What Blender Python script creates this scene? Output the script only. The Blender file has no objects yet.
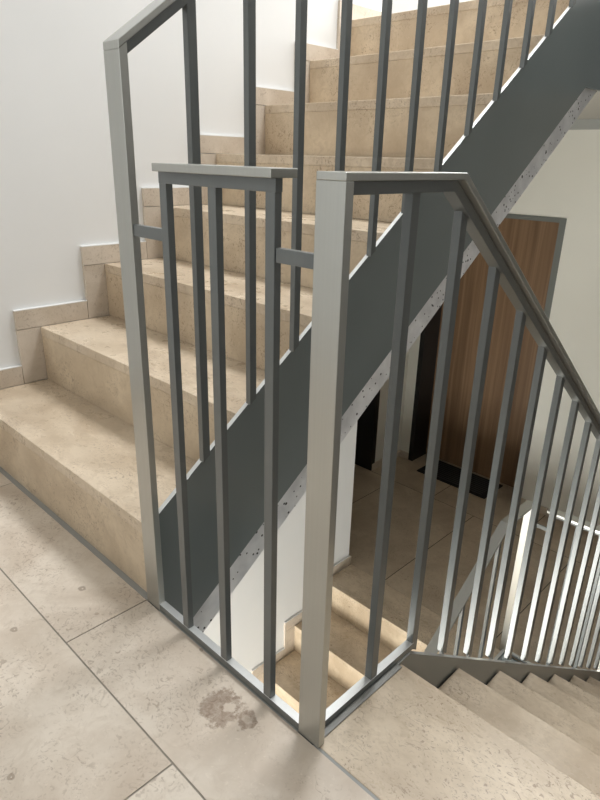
import bpy, bmesh, math
from mathutils import Vector, Matrix

C = bpy.context.scene.collection
# ------------------------------------------------------------------ sizes
H = 0.18725          # riser
D = 0.25652          # going
G = 0.426            # stairwell width between the rails
N = 8
S = H / D
XW = -1.095          # left wall face
XR = G - XW          # right wall face
YB = -1.55           # back wall face
MF = -N * H          # main floor below
UF = N * H           # main floor above
CEIL = 1.190         # ceiling of the main floor below
YF = 3.56            # far wall face

# ------------------------------------------------------------------ helpers
def box(bm, x0, x1, y0, y1, z0, z1, mi=0):
    vs = [bm.verts.new((x, y, z)) for x in (x0, x1) for y in (y0, y1) for z in (z0, z1)]
    for f in ((0,1,3,2),(4,6,7,5),(0,4,5,1),(2,3,7,6),(0,2,6,4),(1,5,7,3)):
        bm.faces.new([vs[i] for i in f]).material_index = mi

def prism(bm, pts, x0, x1, mi=0):
    """polygon in (y, z) extruded along x"""
    a = [bm.verts.new((x0, y, z)) for y, z in pts]
    b = [bm.verts.new((x1, y, z)) for y, z in pts]
    n = len(pts)
    fs = [bm.faces.new(a), bm.faces.new(b[::-1])]
    for i in range(n):
        fs.append(bm.faces.new((a[i], b[i], b[(i+1) % n], a[(i+1) % n])))
    for f in fs: f.material_index = mi

def obj(name, bm, mats, parent=None, bevel=0.0):
    bmesh.ops.recalc_face_normals(bm, faces=bm.faces)
    me = bpy.data.meshes.new(name); bm.to_mesh(me); bm.free()
    for m in (mats if isinstance(mats, (list, tuple)) else [mats]): me.materials.append(m)
    o = bpy.data.objects.new(name, me); C.objects.link(o)
    if parent: o.parent = parent
    if bevel:
        b = o.modifiers.new('bevel', 'BEVEL'); b.width = bevel; b.segments = 2
        b.limit_method = 'ANGLE'; b.harden_normals = False
    return o

def boxo(name, dims, mat, parent=None, bevel=0.0):
    bm = bmesh.new(); box(bm, *dims); return obj(name, bm, mat, parent, bevel)

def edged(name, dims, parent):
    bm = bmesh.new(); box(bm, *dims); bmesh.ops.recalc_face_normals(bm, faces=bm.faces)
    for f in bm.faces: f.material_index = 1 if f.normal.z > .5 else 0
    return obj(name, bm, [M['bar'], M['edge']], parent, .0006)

def struct(o): o['kind'] = 'structure'; return o
def thing(name, label, cat, loc=(0,0,0), rz=0, group=None):
    o = bpy.data.objects.new(name, None); C.objects.link(o)
    o.location = loc; o.rotation_euler = (0, 0, rz); o['label'] = label; o['category'] = cat
    if group: o['group'] = group
    return o

def copy_tree(o, loc, rz, label):
    r = o.copy(); C.objects.link(r); r.location = loc; r.rotation_euler = (0, 0, rz); r['label'] = label
    for ch in list(o.children):
        c = ch.copy(); C.objects.link(c); c.parent = r
        for g in list(ch.children):
            e = g.copy(); C.objects.link(e); e.parent = c
    return r

# ------------------------------------------------------------------ materials
class NT:
    def __init__(s, name):
        s.m = bpy.data.materials.new(name); s.m.use_nodes = True
        s.t = s.m.node_tree; s.b = s.t.nodes['Principled BSDF']
    def n(s, typ, **kw):
        nd = s.t.nodes.new(typ)
        for k, v in kw.items():
            if k.startswith('i_'): nd.inputs[k[2:].replace('_', ' ')].default_value = v
            else: setattr(nd, k, v)
        return nd
    def l(s, a, b): s.t.links.new(a, b)
    def ramp(s, fac, stops):
        r = s.n('ShaderNodeValToRGB'); e = r.color_ramp.elements
        while len(e) < len(stops): e.new(0.5)
        for i, (p, c) in enumerate(stops):
            e[i].position = p; e[i].color = (c, c, c, 1) if isinstance(c, (int, float)) else (*c, 1)
        s.l(fac, r.inputs[0]); return r.outputs[0]
    def mix(s, f, a, b, mode='MIX'):
        x = s.n('ShaderNodeMix', data_type='RGBA', blend_type=mode)
        for k, v in ((0, f), (6, a), (7, b)):
            if hasattr(v, 'is_linked') or isinstance(v, bpy.types.NodeSocket): s.l(v, x.inputs[k])
            elif isinstance(v, tuple): x.inputs[k].default_value = (*v, 1) if len(v) == 3 else v
            else: x.inputs[k].default_value = v
        return x.outputs[2]
    def math(s, op, a, b=0.0):
        x = s.n('ShaderNodeMath', operation=op)
        for k, v in ((0, a), (1, b)):
            if isinstance(v, bpy.types.NodeSocket): s.l(v, x.inputs[k])
            else: x.inputs[k].default_value = v
        return x.outputs[0]
    def bump(s, h, st, dist=0.002):
        b = s.n('ShaderNodeBump'); b.inputs['Strength'].default_value = st; b.inputs['Distance'].default_value = dist
        s.l(h, b.inputs['Height']); s.l(b.outputs[0], s.b.inputs['Normal'])

def stone(name, light, dark, speck, rough, stain=False, contrast=1.0, stretch=(1, 1, 1), vary=1.0):
    t = NT(name)
    geo = t.n('ShaderNodeNewGeometry')
    tc = t.n('ShaderNodeTexCoord')
    off = t.n('ShaderNodeCombineXYZ')
    t.l(t.math('MULTIPLY', geo.outputs['Random Per Island'], 7.3 * vary), off.inputs[0])
    t.l(t.math('MULTIPLY', geo.outputs['Random Per Island'], 3.1 * vary), off.inputs[1])
    info = t.n('ShaderNodeObjectInfo')
    t.l(t.math('MULTIPLY', info.outputs['Random'], 9.7 * vary), off.inputs[2])
    mp = t.n('ShaderNodeMapping'); mp.inputs['Scale'].default_value = stretch
    t.l(tc.outputs['Object'], mp.inputs[0])
    add = t.n('ShaderNodeVectorMath', operation='ADD')
    t.l(mp.outputs[0], add.inputs[0]); t.l(off.outputs[0], add.inputs[1])
    v = add.outputs[0]
    def noise(sc, det=6, ro=.6, dist=0.0):
        n = t.n('ShaderNodeTexNoise'); n.inputs['Scale'].default_value = sc; n.inputs['Detail'].default_value = det
        n.inputs['Roughness'].default_value = ro; n.inputs['Distortion'].default_value = dist
        t.l(v, n.inputs['Vector']); return n.outputs[0]
    big = t.ramp(noise(4.5, 5, .6, .6), [(.38, 0.0), (.66, 1.0)])
    col = t.mix(big, light, dark)
    mid = t.ramp(noise(26, 6, .7, 1.2), [(.47, 0.0), (.68, 1.0)])
    col = t.mix(t.math('MULTIPLY', mid, .55 * contrast), col, dark)
    # worm-like flecks and short veins
    fl = t.ramp(noise(60, 4, .65, 2.2), [(.55, 0.0), (.62, 1.0)])
    msk = t.ramp(noise(7, 3, .5), [(.42, 0.0), (.58, 1.0)])
    fle = t.math('MULTIPLY', fl, msk)
    col = t.mix(t.math('MULTIPLY', fle, .55 * contrast), col, speck)
    # light shell fragments
    li = t.ramp(noise(120, 3, .6, .8), [(.62, 0.0), (.70, 1.0)])
    col = t.mix(t.math('MULTIPLY', li, .25), col, tuple(min(1, c * 1.18) for c in light))
    # isolated fossils
    vo = t.n('ShaderNodeTexVoronoi'); vo.inputs['Scale'].default_value = 6.5; vo.inputs['Randomness'].default_value = 1
    t.l(v, vo.inputs['Vector'])
    wob = t.math('ADD', vo.outputs['Distance'], t.math('MULTIPLY', noise(60, 2, .5), .09))
    fo = t.ramp(wob, [(.085, 1.0), (.10, 0.0)])
    col = t.mix(t.math('MULTIPLY', fo, .5), col, speck)
    if stain:
        sp = t.n('ShaderNodeSeparateXYZ'); t.l(tc.outputs['Object'], sp.inputs[0])
        w = noise(30, 5, .65)
        w2 = noise(110, 3, .6)
        def blob(cx, cy, rx, ry, soft=.12):
            dx = t.math('DIVIDE', t.math('SUBTRACT', sp.outputs[0], cx), rx)
            dy = t.math('DIVIDE', t.math('SUBTRACT', sp.outputs[1], cy), ry)
            r = t.math('SQRT', t.math('ADD', t.math('MULTIPLY', dx, dx), t.math('MULTIPLY', dy, dy)))
            r = t.math('ADD', r, t.math('MULTIPLY', t.math('SUBTRACT', w, .5), 1.5))
            r = t.math('ADD', r, t.math('MULTIPLY', t.math('SUBTRACT', w2, .5), .9))
            return t.ramp(r, [(max(0, .9 - soft), 1.0), (min(1, .9 + soft), 0.0)])
        a = blob(.292, -.074, .048, .040)
        b = blob(.304, -.066, .017, .012)
        c = blob(.345, -.060, .023, .019)
        e = blob(.345, -.060, .012, .009)
        m = t.math('MAXIMUM', t.math('SUBTRACT', a, t.math('MULTIPLY', b, .85)), t.math('SUBTRACT', c, t.math('MULTIPLY', e, .5)))
        m = t.math('MULTIPLY', m, t.ramp(noise(85, 5, .75, 1.0), [(.38, .5), (.62, 1.0)]))
        col = t.mix(t.math('MULTIPLY', m, .85), col, (.20, .13, .085))
        for (cx, cy, rr) in ((-.185, -.098, .012), (-.16, -.262, .009), (.165, -.40, .008), (.155, -.018, .006)):
            q = blob(cx, cy, rr, rr * .8)
            q2 = blob(cx + .001, cy, rr * .2, rr * .15)
            col = t.mix(t.math('MULTIPLY', t.math('MAXIMUM', t.math('SUBTRACT', q, q2), 0.0), .6), col, (.24, .18, .13))
    t.l(col, t.b.inputs['Base Color'])
    rr = t.n('ShaderNodeMapRange'); t.l(noise(14), rr.inputs[0])
    rr.inputs['To Min'].default_value = rough - .08; rr.inputs['To Max'].default_value = rough + .10
    t.l(rr.outputs[0], t.b.inputs['Roughness'])
    t.bump(t.math('ADD', fle, noise(200, 2)), .12, .0006)
    t.b.inputs['Specular IOR Level'].default_value = .45
    return t.m

def plain(name, col, rough=.6, metal=0.0, nsc=0, namp=0.0, bump=0.0, bsc=300, coat=0):
    t = NT(name)
    t.b.inputs['Roughness'].default_value = rough; t.b.inputs['Metallic'].default_value = metal
    tc = t.n('ShaderNodeTexCoord')
    if nsc:
        n = t.n('ShaderNodeTexNoise'); n.inputs['Scale'].default_value = nsc; n.inputs['Detail'].default_value = 5
        t.l(tc.outputs['Object'], n.inputs['Vector'])
        c = t.ramp(n.outputs[0], [(.3, tuple(x * (1 - namp) for x in col)), (.7, tuple(min(1, x * (1 + namp)) for x in col))])
        t.l(c, t.b.inputs['Base Color'])
    else:
        t.b.inputs['Base Color'].default_value = (*col, 1)
    if bump:
        n = t.n('ShaderNodeTexNoise'); n.inputs['Scale'].default_value = bsc; n.inputs['Detail'].default_value = 3
        t.l(tc.outputs['Object'], n.inputs['Vector']); t.bump(n.outputs[0], bump, .001)
    if coat: t.b.inputs['Coat Weight'].default_value = coat; t.b.inputs['Coat Roughness'].default_value = .2
    return t.m

def brushed(name, col, rough, metal):
    t = NT(name)
    tc = t.n('ShaderNodeTexCoord'); mp = t.n('ShaderNodeMapping')
    mp.inputs['Scale'].default_value = (260, 260, 3)
    t.l(tc.outputs['Object'], mp.inputs[0])
    n = t.n('ShaderNodeTexNoise'); n.inputs['Scale'].default_value = 1; n.inputs['Detail'].default_value = 3
    t.l(mp.outputs[0], n.inputs['Vector'])
    c = t.ramp(n.outputs[0], [(.3, tuple(x * .98 for x in col)), (.7, tuple(min(1, x * 1.02) for x in col))])
    t.l(c, t.b.inputs['Base Color'])
    t.b.inputs['Metallic'].default_value = metal; t.b.inputs['Roughness'].default_value = rough
    t.bump(n.outputs[0], .015, .0003)
    t.b.inputs['Coat Weight'].default_value = .6; t.b.inputs['Coat Roughness'].default_value = .22
    return t.m

def wood():
    t = NT('door_wood')
    tc = t.n('ShaderNodeTexCoord'); mp = t.n('ShaderNodeMapping')
    mp.inputs['Scale'].default_value = (34, 34, .8)
    t.l(tc.outputs['Object'], mp.inputs[0])
    n = t.n('ShaderNodeTexNoise'); n.inputs['Scale'].default_value = 1; n.inputs['Detail'].default_value = 7; n.inputs['Distortion'].default_value = .7
    t.l(mp.outputs[0], n.inputs['Vector'])
    mp2 = t.n('ShaderNodeMapping'); mp2.inputs['Scale'].default_value = (9, 9, .35)
    t.l(tc.outputs['Object'], mp2.inputs[0])
    n2 = t.n('ShaderNodeTexNoise'); n2.inputs['Scale'].default_value = 1; n2.inputs['Detail'].default_value = 3
    t.l(mp2.outputs[0], n2.inputs['Vector'])
    c = t.ramp(n.outputs[0], [(.28, (.185, .105, .055)), (.5, (.255, .155, .085)), (.72, (.34, .215, .125))])
    c2 = t.ramp(n2.outputs[0], [(.35, (.78, .76, .74)), (.65, (1, 1, 1))])
    t.l(t.mix(1.0, c, c2, 'MULTIPLY'), t.b.inputs['Base Color'])
    t.b.inputs['Roughness'].default_value = .42
    return t.m

def concrete():
    t = NT('raw_concrete')
    tc = t.n('ShaderNodeTexCoord')
    n = t.n('ShaderNodeTexNoise'); n.inputs['Scale'].default_value = 18; n.inputs['Detail'].default_value = 8
    t.l(tc.outputs['Object'], n.inputs['Vector'])
    c = t.ramp(n.outputs[0], [(.3, (.55, .55, .56)), (.7, (.76, .76, .765))])
    vo = t.n('ShaderNodeTexVoronoi'); vo.inputs['Scale'].default_value = 60
    t.l(tc.outputs['Object'], vo.inputs['Vector'])
    n2 = t.n('ShaderNodeTexNoise'); n2.inputs['Scale'].default_value = 34
    t.l(tc.outputs['Object'], n2.inputs['Vector'])
    d = t.math('ADD', vo.outputs['Distance'], t.math('MULTIPLY', n2.outputs[0], .55))
    holes = t.ramp(d, [(.43, 1.0), (.46, 0.0)])
    t.l(t.mix(holes, c, (.06, .06, .06)), t.b.inputs['Base Color'])
    t.b.inputs['Roughness'].default_value = .85
    t.bump(t.math('SUBTRACT', n.outputs[0], holes), .5, .003)
    return t.m

M = dict(
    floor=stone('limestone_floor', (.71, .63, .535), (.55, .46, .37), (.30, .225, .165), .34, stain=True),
    floor_low=stone('limestone_floor_shaded', (.58, .485, .37), (.45, .36, .265), (.27, .20, .14), .36),  # floor limestone darkened, shade of the lower level put into the colour
    tread=stone('limestone_step', (.68, .57, .435), (.49, .39, .28), (.25, .17, .115), .28, contrast=1.2, stretch=(1, 1.5, 1), vary=0.0),
    riser=stone('limestone_riser', (.65, .535, .39), (.48, .375, .26), (.25, .17, .11), .36, contrast=1.2, stretch=(1, 1.5, 1), vary=0.0),
    skirt=stone('limestone_skirting', (.66, .58, .49), (.54, .46, .37), (.28, .20, .14), .45, contrast=.7),
    grout=plain('grout', (.27, .24, .20), .8, nsc=40, namp=.15),
    grout_dark=plain('dark_grout', (.07, .065, .055), .8),
    seal=plain('grey_sealant', (.30, .30, .285), .45),
    wall=plain('white_plaster', (.81, .815, .81), .85, nsc=2.0, namp=.02, bump=.10, bsc=160),
    dim=plain('low_bounce_wall', (.27, .26, .245), .8),  # unseen right wall, darkened to cut bounce light on the rails
    cream=plain('cream_plaster', (.84, .825, .75), .85, nsc=2.0, namp=.02, bump=.10, bsc=160),
    ceil=plain('shaded_ceiling', (.50, .48, .43), .9, bump=.05),  # darkened tone carries the shade under the slab
    band=plain('grey_band_paint', (.42, .43, .41), .7),
    conc=concrete(),
    plate=plain('painted_steel_plate', (.165, .187, .187), .36, metal=.15, nsc=3, namp=.05, coat=.5),
    steel=brushed('grey_flat_steel', (.44, .445, .42), .30, .85),
    bar=brushed('grey_bar_steel', (.125, .137, .137), .40, .35),
    edge=brushed('pale_steel_top', (.72, .73, .72), .30, .5),  # paler steel on upward faces of stringers and base rails
    wood=wood(),
    frame=plain('grey_door_frame', (.17, .18, .165), .5),
    black=plain('black_lacquer', (.010, .010, .010), .35),
    rubber=plain('black_rubber', (.010, .010, .011), .8, bump=.4, bsc=500),
    rib=plain('grey_mat_rib', (.045, .045, .048), .6),
    alu=plain('window_profile', (.35, .36, .36), .4, metal=.6),
)

# ------------------------------------------------------------------ camera
p = dict(c=(0.9645, -0.5887, 0.9291), yaw=0.7674, pitch=-0.3741, roll=0.0265, f=616.7254)
F = Vector((-math.sin(p['yaw']) * math.cos(p['pitch']), math.cos(p['yaw']) * math.cos(p['pitch']), math.sin(p['pitch'])))
r = F.cross(Vector((0, 0, 1))).normalized(); u = r.cross(F)
c, s = math.cos(p['roll']), math.sin(p['roll'])
rr, uu = c * r + s * u, -s * r + c * u
cam = bpy.data.cameras.new('camera'); co = bpy.data.objects.new('camera', cam); C.objects.link(co)
m = Matrix((rr, uu, -F)).transposed().to_4x4(); m.translation = Vector(p['c'])
co.matrix_world = m
cam.sensor_fit = 'VERTICAL'; cam.sensor_height = 24; cam.lens = p['f'] / 800 * 24
cam.clip_start = 0.02
bpy.context.scene.camera = co

# ------------------------------------------------------------------ staircase flight (local: rises along +y from the origin)
def line(a, y): return a + S * y
def make_flight(label):
    t = thing('staircase_flight', label, 'stairs', group='stair flights of the stairwell')
    X0, X1 = XW + .013, -.034
    for k in range(1, N + 1):
        y = (k - 1) * D
        y1 = k * D + (.012 if k < N else -.005)
        boxo('tread', (X0, X1, y - .0012, y1, k * H - .03, k * H), M['tread'], t, .0018)
        boxo('riser', (X0, X1, y, y + .018, (k - 1) * H + .001, k * H - .0305), M['riser'], t)
    # raw concrete waist below the steps
    bm = bmesh.new()
    prism(bm, [(.0, -.262), (1.988, line(-.262, 1.988)), (1.988, UF - .035), (N * D - D + .02, UF - .035), (N * D - D + .02, UF - H - .04), (.03, -.03), (.0, -.03)], XW + .001, -.036)
    obj('concrete_slab', bm, M['conc'], t)
    bm = bmesh.new()
    ytop = (UF + .002 - .215) / S
    prism(bm, [(.004, .004), (.004, line(.215, .004)), (ytop, UF + .002), (N * D - .004, UF + .002), (N * D - .004, 1.185),
               ((1.185 + .155) / S, 1.185), (.0, -.155), (.004, -.155)][0:6] + [(.004, line(-.155, .004))], -.0315, -.0195)
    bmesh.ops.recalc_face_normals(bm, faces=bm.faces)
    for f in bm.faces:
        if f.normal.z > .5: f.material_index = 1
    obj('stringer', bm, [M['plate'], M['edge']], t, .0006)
    return t

# ------------------------------------------------------------------ railing of a flight, same local frame
BARS = [.1375 + .1348 * k for k in range(14)]
def make_rail(label):
    t = thing('stair_railing', label, 'railing', group='railings along the flights')
    yk = (UF + .915 - 1.102) / S                 # where slope turns level
    yo = .013
    ye = N * D + .013
    w = .010
    n = math.hypot(1, S)
    # miter-clean cap outline
    topz0 = line(1.102, -yo)
    dv = w * n                                   # vertical thickness on the slope
    bm = bmesh.new()
    kk = (UF + .915 - w - (1.102 - dv)) / S
    prism(bm, [(-yo, topz0), (yk, UF + .915), (ye, UF + .915), (ye, UF + .915 - w), (kk, UF + .915 - w), (-yo, topz0 - dv)], -.048, 0)
    obj('handrail', bm, M['steel'], t, .0012)
    # flat steel under the handrail that carries the bars
    q = .0165; bm = bmesh.new()
    a0 = 1.102 - dv; a1 = a0 - q * n
    k0 = (UF + .915 - w - a0) / S; k1 = (UF + .915 - w - q - a1) / S
    prism(bm, [(.002, line(a0, .002) - .0003), (k0, UF + .915 - w - .0003), (N * D - .002, UF + .915 - w - .0003), (N * D - .002, UF + .915 - w - q), (k1, UF + .915 - w - q), (.002, line(a1, .002))], -.0350, -.0125)
    obj('top_rail', bm, M['bar'], t, .0008)
    bm = bmesh.new()
    prism(bm, [(-yo, 0.0), (-yo, topz0 - dv), (.002, line(1.102 - dv, .002)), (.002, 0.0)], -.048, 0)
    obj('post', bm, M['steel'], t, .001)
    bm = bmesh.new()
    prism(bm, [(N * D - .002, UF), (N * D - .002, UF + .915 - w), (ye, UF + .915 - w), (ye, UF)], -.048, 0)
    obj('post', bm, M['steel'], t, .001)
    ytop = (UF + .018 - .215) / S
    edged('base_rail', (-.0285, -.0122, ytop - .022, N * D - .002, UF + .0025, UF + .018), t)
    for y in BARS:
        h = .00925
        def zb(yy): return min(line(.2135, yy), UF + .0175)
        def zt(yy): return min(line(a1, yy), UF + .915 - w - q) + .002
        bm = bmesh.new()
        ya, yb = y - h, y + h
        prism(bm, [(ya, zb(ya)), (yb, zb(yb)), (yb, zt(yb)), (ya, zt(ya))], -.0275, -.0125)
        obj('baluster', bm, M['bar'], t, .0008)
    return t

def make_panel(label, loc, rz):
    t = thing('stairwell_guard', label, 'railing', loc, rz, group='short guard panels across the stairwell')
    yc = -.0055; h = .0065; hx = .00925
    boxo('cap_rail', (.0965, .364, yc - .024, yc + .024, .9045, .9165), M['steel'], t, .0012)
    boxo('top_rail', (.0865, .3545, yc - h, yc + h, .8865, .9042), M['bar'], t, .0008)
    for x in (.097, .2205, .344):
        boxo('baluster', (x - hx, x + hx, yc - h, yc + h, .0175, .8868), M['bar'], t, .0008)
    boxo('bracket', (.0003, .0867, yc - .005, yc + .005, .797, .8165), M['bar'], t, .0008)
    boxo('bracket', (.3543, .4257, yc - .005, yc + .005, .797, .8165), M['bar'], t, .0008)
    edged('base_rail', (.0003, .4257, yc - .0072, yc + .0085, .0025, .018), t)
    return t

fl = make_flight('pale limestone flight climbing beside the white wall behind the tall railing post')
copy_tree(fl, (G, N * D - .0135, MF), math.pi, 'pale limestone flight descending at the lower right of the photo')
copy_tree(fl, (0, 0, 2 * MF), 0, 'lowest limestone flight with brightly lit risers, seen down through the stairwell')
ra = make_rail('grey steel railing rising along the climbing flight, with the tallest post')
copy_tree(ra, (G, N * D, MF), math.pi, 'grey steel railing in front, its broad flat post and handrail dropping to the right')
copy_tree(ra, (0, 0, 2 * MF), 0, 'grey steel railing of the lowest flight, seen through the bars at lower right')
make_panel('short grey guard panel with flat cap between the two broad posts on the landing', (0, 0, 0), 0)
make_panel('short grey guard panel on the lower floor, seen between the bars at far right', (G, N * D, MF), math.pi)

# ------------------------------------------------------------------ floors
def tiled(name, xr, yr, z, xj, yj, mat, thick, grout='grout', gap=.0017):
    """slab of grout with stone tiles on it; xj: function row->x joints"""
    bm = bmesh.new()
    box(bm, xr[0], xr[1], yr[0], yr[1], z - thick, z - .0012, 1)
    ys = [yr[0]] + [y for y in yj if yr[0] < y < yr[1]] + [yr[1]]
    for i in range(len(ys) - 1):
        xs = [xr[0]] + [x for x in xj(i, ys[i]) if xr[0] < x < xr[1]] + [xr[1]]
        for j in range(len(xs) - 1):
            a = gap if j else 0; b = gap if j < len(xs) - 2 else 0
            e = gap if i else 0; f = gap if i < len(ys) - 2 else 0
            box(bm, xs[j] + a, xs[j+1] - b, ys[i] + e, ys[i+1] - f, z - .012, z, 0)
    return struct(obj(name, bm, [mat, M[grout]]))

def xjA(i, y):
    off = -.05 if y > -.21 else .325
    return [off + .73 * k for k in range(-4, 4)]
tiled('floor', (XW, XR, ) , (YB, -.0145), 0, xjA, [-.203 - .73, -.203], M['floor'], .25)
# edge of the landing under the guard and the rails
bm = bmesh.new(); box(bm, -.034, G + .034, -.0125, .0025, -.25, .002)
struct(obj('trim_1', bm, M['plate']))
struct(boxo('trim_4', (.0003, G - .0003, -.0146, -.0127, -.02, .0010), M['seal']))
struct(boxo('trim_2', (XW + .013, -.0485, -.0144, -.0002, -.02, .0012), M['seal']))
struct(boxo('trim_7', (G + .0287, G + .041, .0026, .236, .0002, .0032), M['seal'], None, .001))
struct(boxo('trim_3', (G + .036, XR, -.0144, -.0086, -.02, -.0004), M['seal']))

def xjB(i, y): return [-.83 + .73 * k + (.365 if i % 2 else 0) for k in range(-5, 6)]
Y8 = N * D - .0045
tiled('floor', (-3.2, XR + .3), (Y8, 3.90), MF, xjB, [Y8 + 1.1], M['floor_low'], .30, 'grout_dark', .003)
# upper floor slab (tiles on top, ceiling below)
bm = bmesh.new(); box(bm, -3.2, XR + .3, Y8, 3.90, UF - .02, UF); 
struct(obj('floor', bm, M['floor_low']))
bm = bmesh.new(); box(bm, -3.2, -.036, 1.9885, 3.90, CEIL, UF - .0205); box(bm, -.0355, XR + .3, N * D - .010, 3.90, CEIL, UF - .0205)
struct(obj('ceiling', bm, M['ceil']))
for zz in (MF, UF):
    struct(boxo('trim_5', (-.0185, G + .0185 if zz < 0 else XR, N * D - .0115 - .012, N * D - .0118, zz - .313, zz + .002), M['plate']))
struct(boxo('floor', (XW, XR, YB, -.02, 2 * MF - .25, 2 * MF), M['floor_low']))

# ------------------------------------------------------------------ walls
ZL, ZT = 2 * MF - .25, 4.35
struct(boxo('wall_left', (XW - .14, XW, YB - .2, 2.035, ZL, ZT), M['wall']))
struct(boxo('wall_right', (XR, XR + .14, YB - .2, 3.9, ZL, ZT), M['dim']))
# back wall with the window of the half landing below and one above
bm = bmesh.new()
wins = [(-.75, 1.15, 2 * MF + .10, MF - .45), (-.75, 1.15, .95, 2.35)]
x0, x1 = wins[0][:2]
zs = [ZL, wins[0][2], wins[0][3], wins[1][2], wins[1][3], ZT]
for i in (0, 2, 4): box(bm, x0, x1, YB - .2, YB, zs[i], zs[i+1])
box(bm, XW - .14, x0, YB - .2, YB, ZL, ZT)
box(bm, x1, XR + .14, YB - .2, YB, ZL, ZT)
struct(obj('wall_back', bm, M['wall']))
for i, (x0, x1, z0, z1) in enumerate(wins):
    bm = bmesh.new()
    for a in (x0, (x0 + x1) / 2 - .025, x1 - .05): box(bm, a, a + .05, YB - .12, YB - .07, z0, z1)
    for a in (z0, z1 - .05): box(bm, x0, x1, YB - .119, YB - .071, a, a + .05)
    struct(obj('window_%d' % (i + 1), bm, M['alu']))
# far wall of the lower floor: niche with the wooden door
DX0, DX1, DZ = -1.70, -.694, .608
bm = bmesh.new()
box(bm, DX1, XR + .3, YF, 3.92, MF, CEIL)
box(bm, -1.80, DX0, YF, 3.92, MF, CEIL)
box(bm, DX0, DX1, YF, 3.92, DZ, CEIL)
box(bm, -1.80, DX1 + .3, 3.92, 4.0, MF, CEIL)
struct(obj('wall_far', bm, M['cream']))
bm = bmesh.new()
box(bm, -3.2, -1.80, 3.15, 3.92, .62, CEIL); box(bm, -3.2, -2.78, 3.15, 3.92, MF, .62); box(bm, -1.835, -1.80, 3.155, 3.92, MF, .62)
box(bm, -2.78, -1.835, 3.30, 3.92, MF, .62)
struct(obj('wall_corridor', bm, M['cream']))
struct(boxo('wall_corridor_end', (-3.3, -3.2, 1.9, 3.92, MF, CEIL), M['cream']))
struct(boxo('wall_corridor_side', (-3.2, XW - .14, 1.9, 2.0, MF, CEIL), M['cream']))
struct(boxo('wall_upper_far', (-3.2, XR + .14, 3.7, 3.84, UF, ZT), M['wall']))
struct(boxo('wall_upper_left', (-3.3, -3.2, 1.9, 3.84, UF, ZT), M['wall']))
struct(boxo('wall_upper_corridor', (-3.2, XW - .14, 1.9, 2.0, UF, ZT), M['wall']))
struct(boxo('ceiling', (-3.3, XR + .14, YB - .2, 3.84, ZT, ZT + .15), M['ceil']))
struct(boxo('trim_6', (-1.80, XR, YF - .02, YF - .0002, CEIL - .058, CEIL - .0002), M['band']))

# door in the niche
bm = bmesh.new()
box(bm, DX0 + .035, DX1 - .035, 3.76, 3.81, MF + .006, DZ - .02)
dr = struct(obj('door_1', bm, M['wood']))
bm = bmesh.new()
box(bm, DX1 - .042, DX1, YF - .006, 3.82, MF, DZ); box(bm, DX0 + .0425, DX1 - .0425, YF - .006, 3.82, DZ - .03, DZ)
o = obj('door_frame', bm, M['frame'], dr)
bm = bmesh.new(); box(bm, DX0, DX0 + .042, YF - .008, 3.82, MF, DZ); o = obj('door_jamb', bm, M['black'], dr); o['label'] = 'black door jamb'
bm = bmesh.new()
box(bm, -2.76, -1.79, 3.142, 3.19, MF + .002, .60)
struct(obj('door_2', bm, M['black']))

# door mat
t = thing('door_mat', 'black ribbed door mat lying in front of the brown wooden door', 'mat', (-1.21, 3.575, MF))
boxo('mat_base', (-.315, .315, -.15, .15, .0005, .010), M['rubber'], t, .002)
bm = bmesh.new()
for k in range(9):
    y = -.115 + k * .0288
    box(bm, -.27, .27, y - .004, y + .004, .0102, .0125)
obj('ribs', bm, M['rib'], t)

# ------------------------------------------------------------------ skirtings
def stepped(name, loc, rz):
    bm = bmesh.new(); e = .0009
    x0, x1 = XW + .0005, XW + .0125
    w, hh = .08, .063
    for k in range(0, N + 1):
        ya, yb = (k - 1) * D - w, k * D - w
        if k == 0: ya = -.5
        if k == N: yb = N * D - .0205
        if k == 0: box(bm, x0, x1, -1.5 if rz == 0 and loc[2] == 0 else -.3, -w - e, .0004, hh - .0, 0)
        else: box(bm, x0, x1, ya + e, yb - e, k * H + e, k * H + hh, 0); box(bm, x0, x1 - .001, ya + .001, yb + .003, k * H + hh + .0002, k * H + hh + .003, 1)
    for k in range(1, N + 1):
        ya = (k - 1) * D - w
        box(bm, x0, x1, ya + e, ya + w - e * .5, (k - 1) * H + (e if k > 1 else .0005), k * H - e, 0)
    o = obj(name, bm, [M['skirt'], M['wall']]); o.location = loc; o.rotation_euler = (0, 0, rz)
    return struct(o)
stepped('baseboard_left', (0, 0, 0), 0)
stepped('baseboard_right', (G, N * D - .0135, MF), math.pi)
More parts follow.
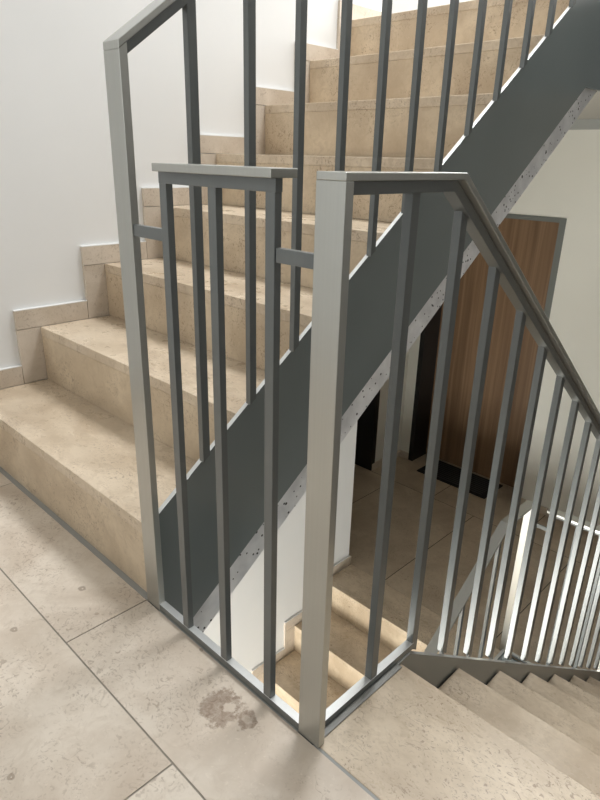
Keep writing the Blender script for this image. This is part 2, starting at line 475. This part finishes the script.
stepped('baseboard_left', (0, 0, 2 * MF), 0)
bm = bmesh.new()
hh = .06
box(bm, XW - .0, XW + .0125, N * D - .0203, 2.035, MF + .0004, MF + hh)
box(bm, XW - .14, XW + .0125, 2.0353, 2.0475, MF + .0004, MF + hh)
box(bm, XW - .0, XW + .0125, N * D - .0203, 2.035, UF + .0004, UF + hh)
struct(obj('baseboard_corner', bm, M['skirt'], None, .001))
bm = bmesh.new()
box(bm, DX1 + .001, XR, YF - .0125, YF - .0003, MF + .0004, MF + hh)
box(bm, -1.799, DX0 - .001, YF - .0125, YF - .0003, MF + .0004, MF + hh)
box(bm, -1.7997, -1.7875, 3.155, YF - .013, MF + .0004, MF + hh)
struct(obj('baseboard_far', bm, M['skirt'], None, .001))

# ------------------------------------------------------------------ light
def area(name, loc, rot, sx, sy, power, col):
    l = bpy.data.lights.new(name, 'AREA'); l.shape = 'RECTANGLE'; l.size = sx; l.size_y = sy
    l.energy = power; l.color = col
    o = bpy.data.objects.new(name, l); C.objects.link(o); o.location = loc; o.rotation_euler = rot
    return o
R90 = math.pi / 2
# rooflight over the top of the stairs
area('rooflight', (-.1, 1.9, ZT - .02), (0, 0, 0), 1.5, .9, 98, (.96, .98, 1))
# daylight through the window of the half landing below, and of this landing (both face +y)
for (a0, a1, b0, b1), pw in zip(wins, (105, 7)):
    area('window_light', ((a0 + a1) / 2, YB - .05, (b0 + b1) / 2), (R90, 0, 0), a1 - a0 - .1, b1 - b0 - .1, pw, (1, 1, .95))
# daylight from the upper floor (faces -y)
area('upper_window_light', (-.5, 3.68, 2.75), (-R90, 0, 0), 1.3, 1.6, 60, (.95, .98, 1))
w = bpy.data.worlds.new('world'); bpy.context.scene.world = w; w.use_nodes = True
w.node_tree.nodes['Background'].inputs[0].default_value = (.85, .92, 1, 1)
w.node_tree.nodes['Background'].inputs[1].default_value = .3

vs = bpy.context.scene.view_settings
vs.view_transform = 'Standard'; vs.look = 'None'; vs.gamma = 1; vs.use_curve_mapping = False
vs.exposure = .46
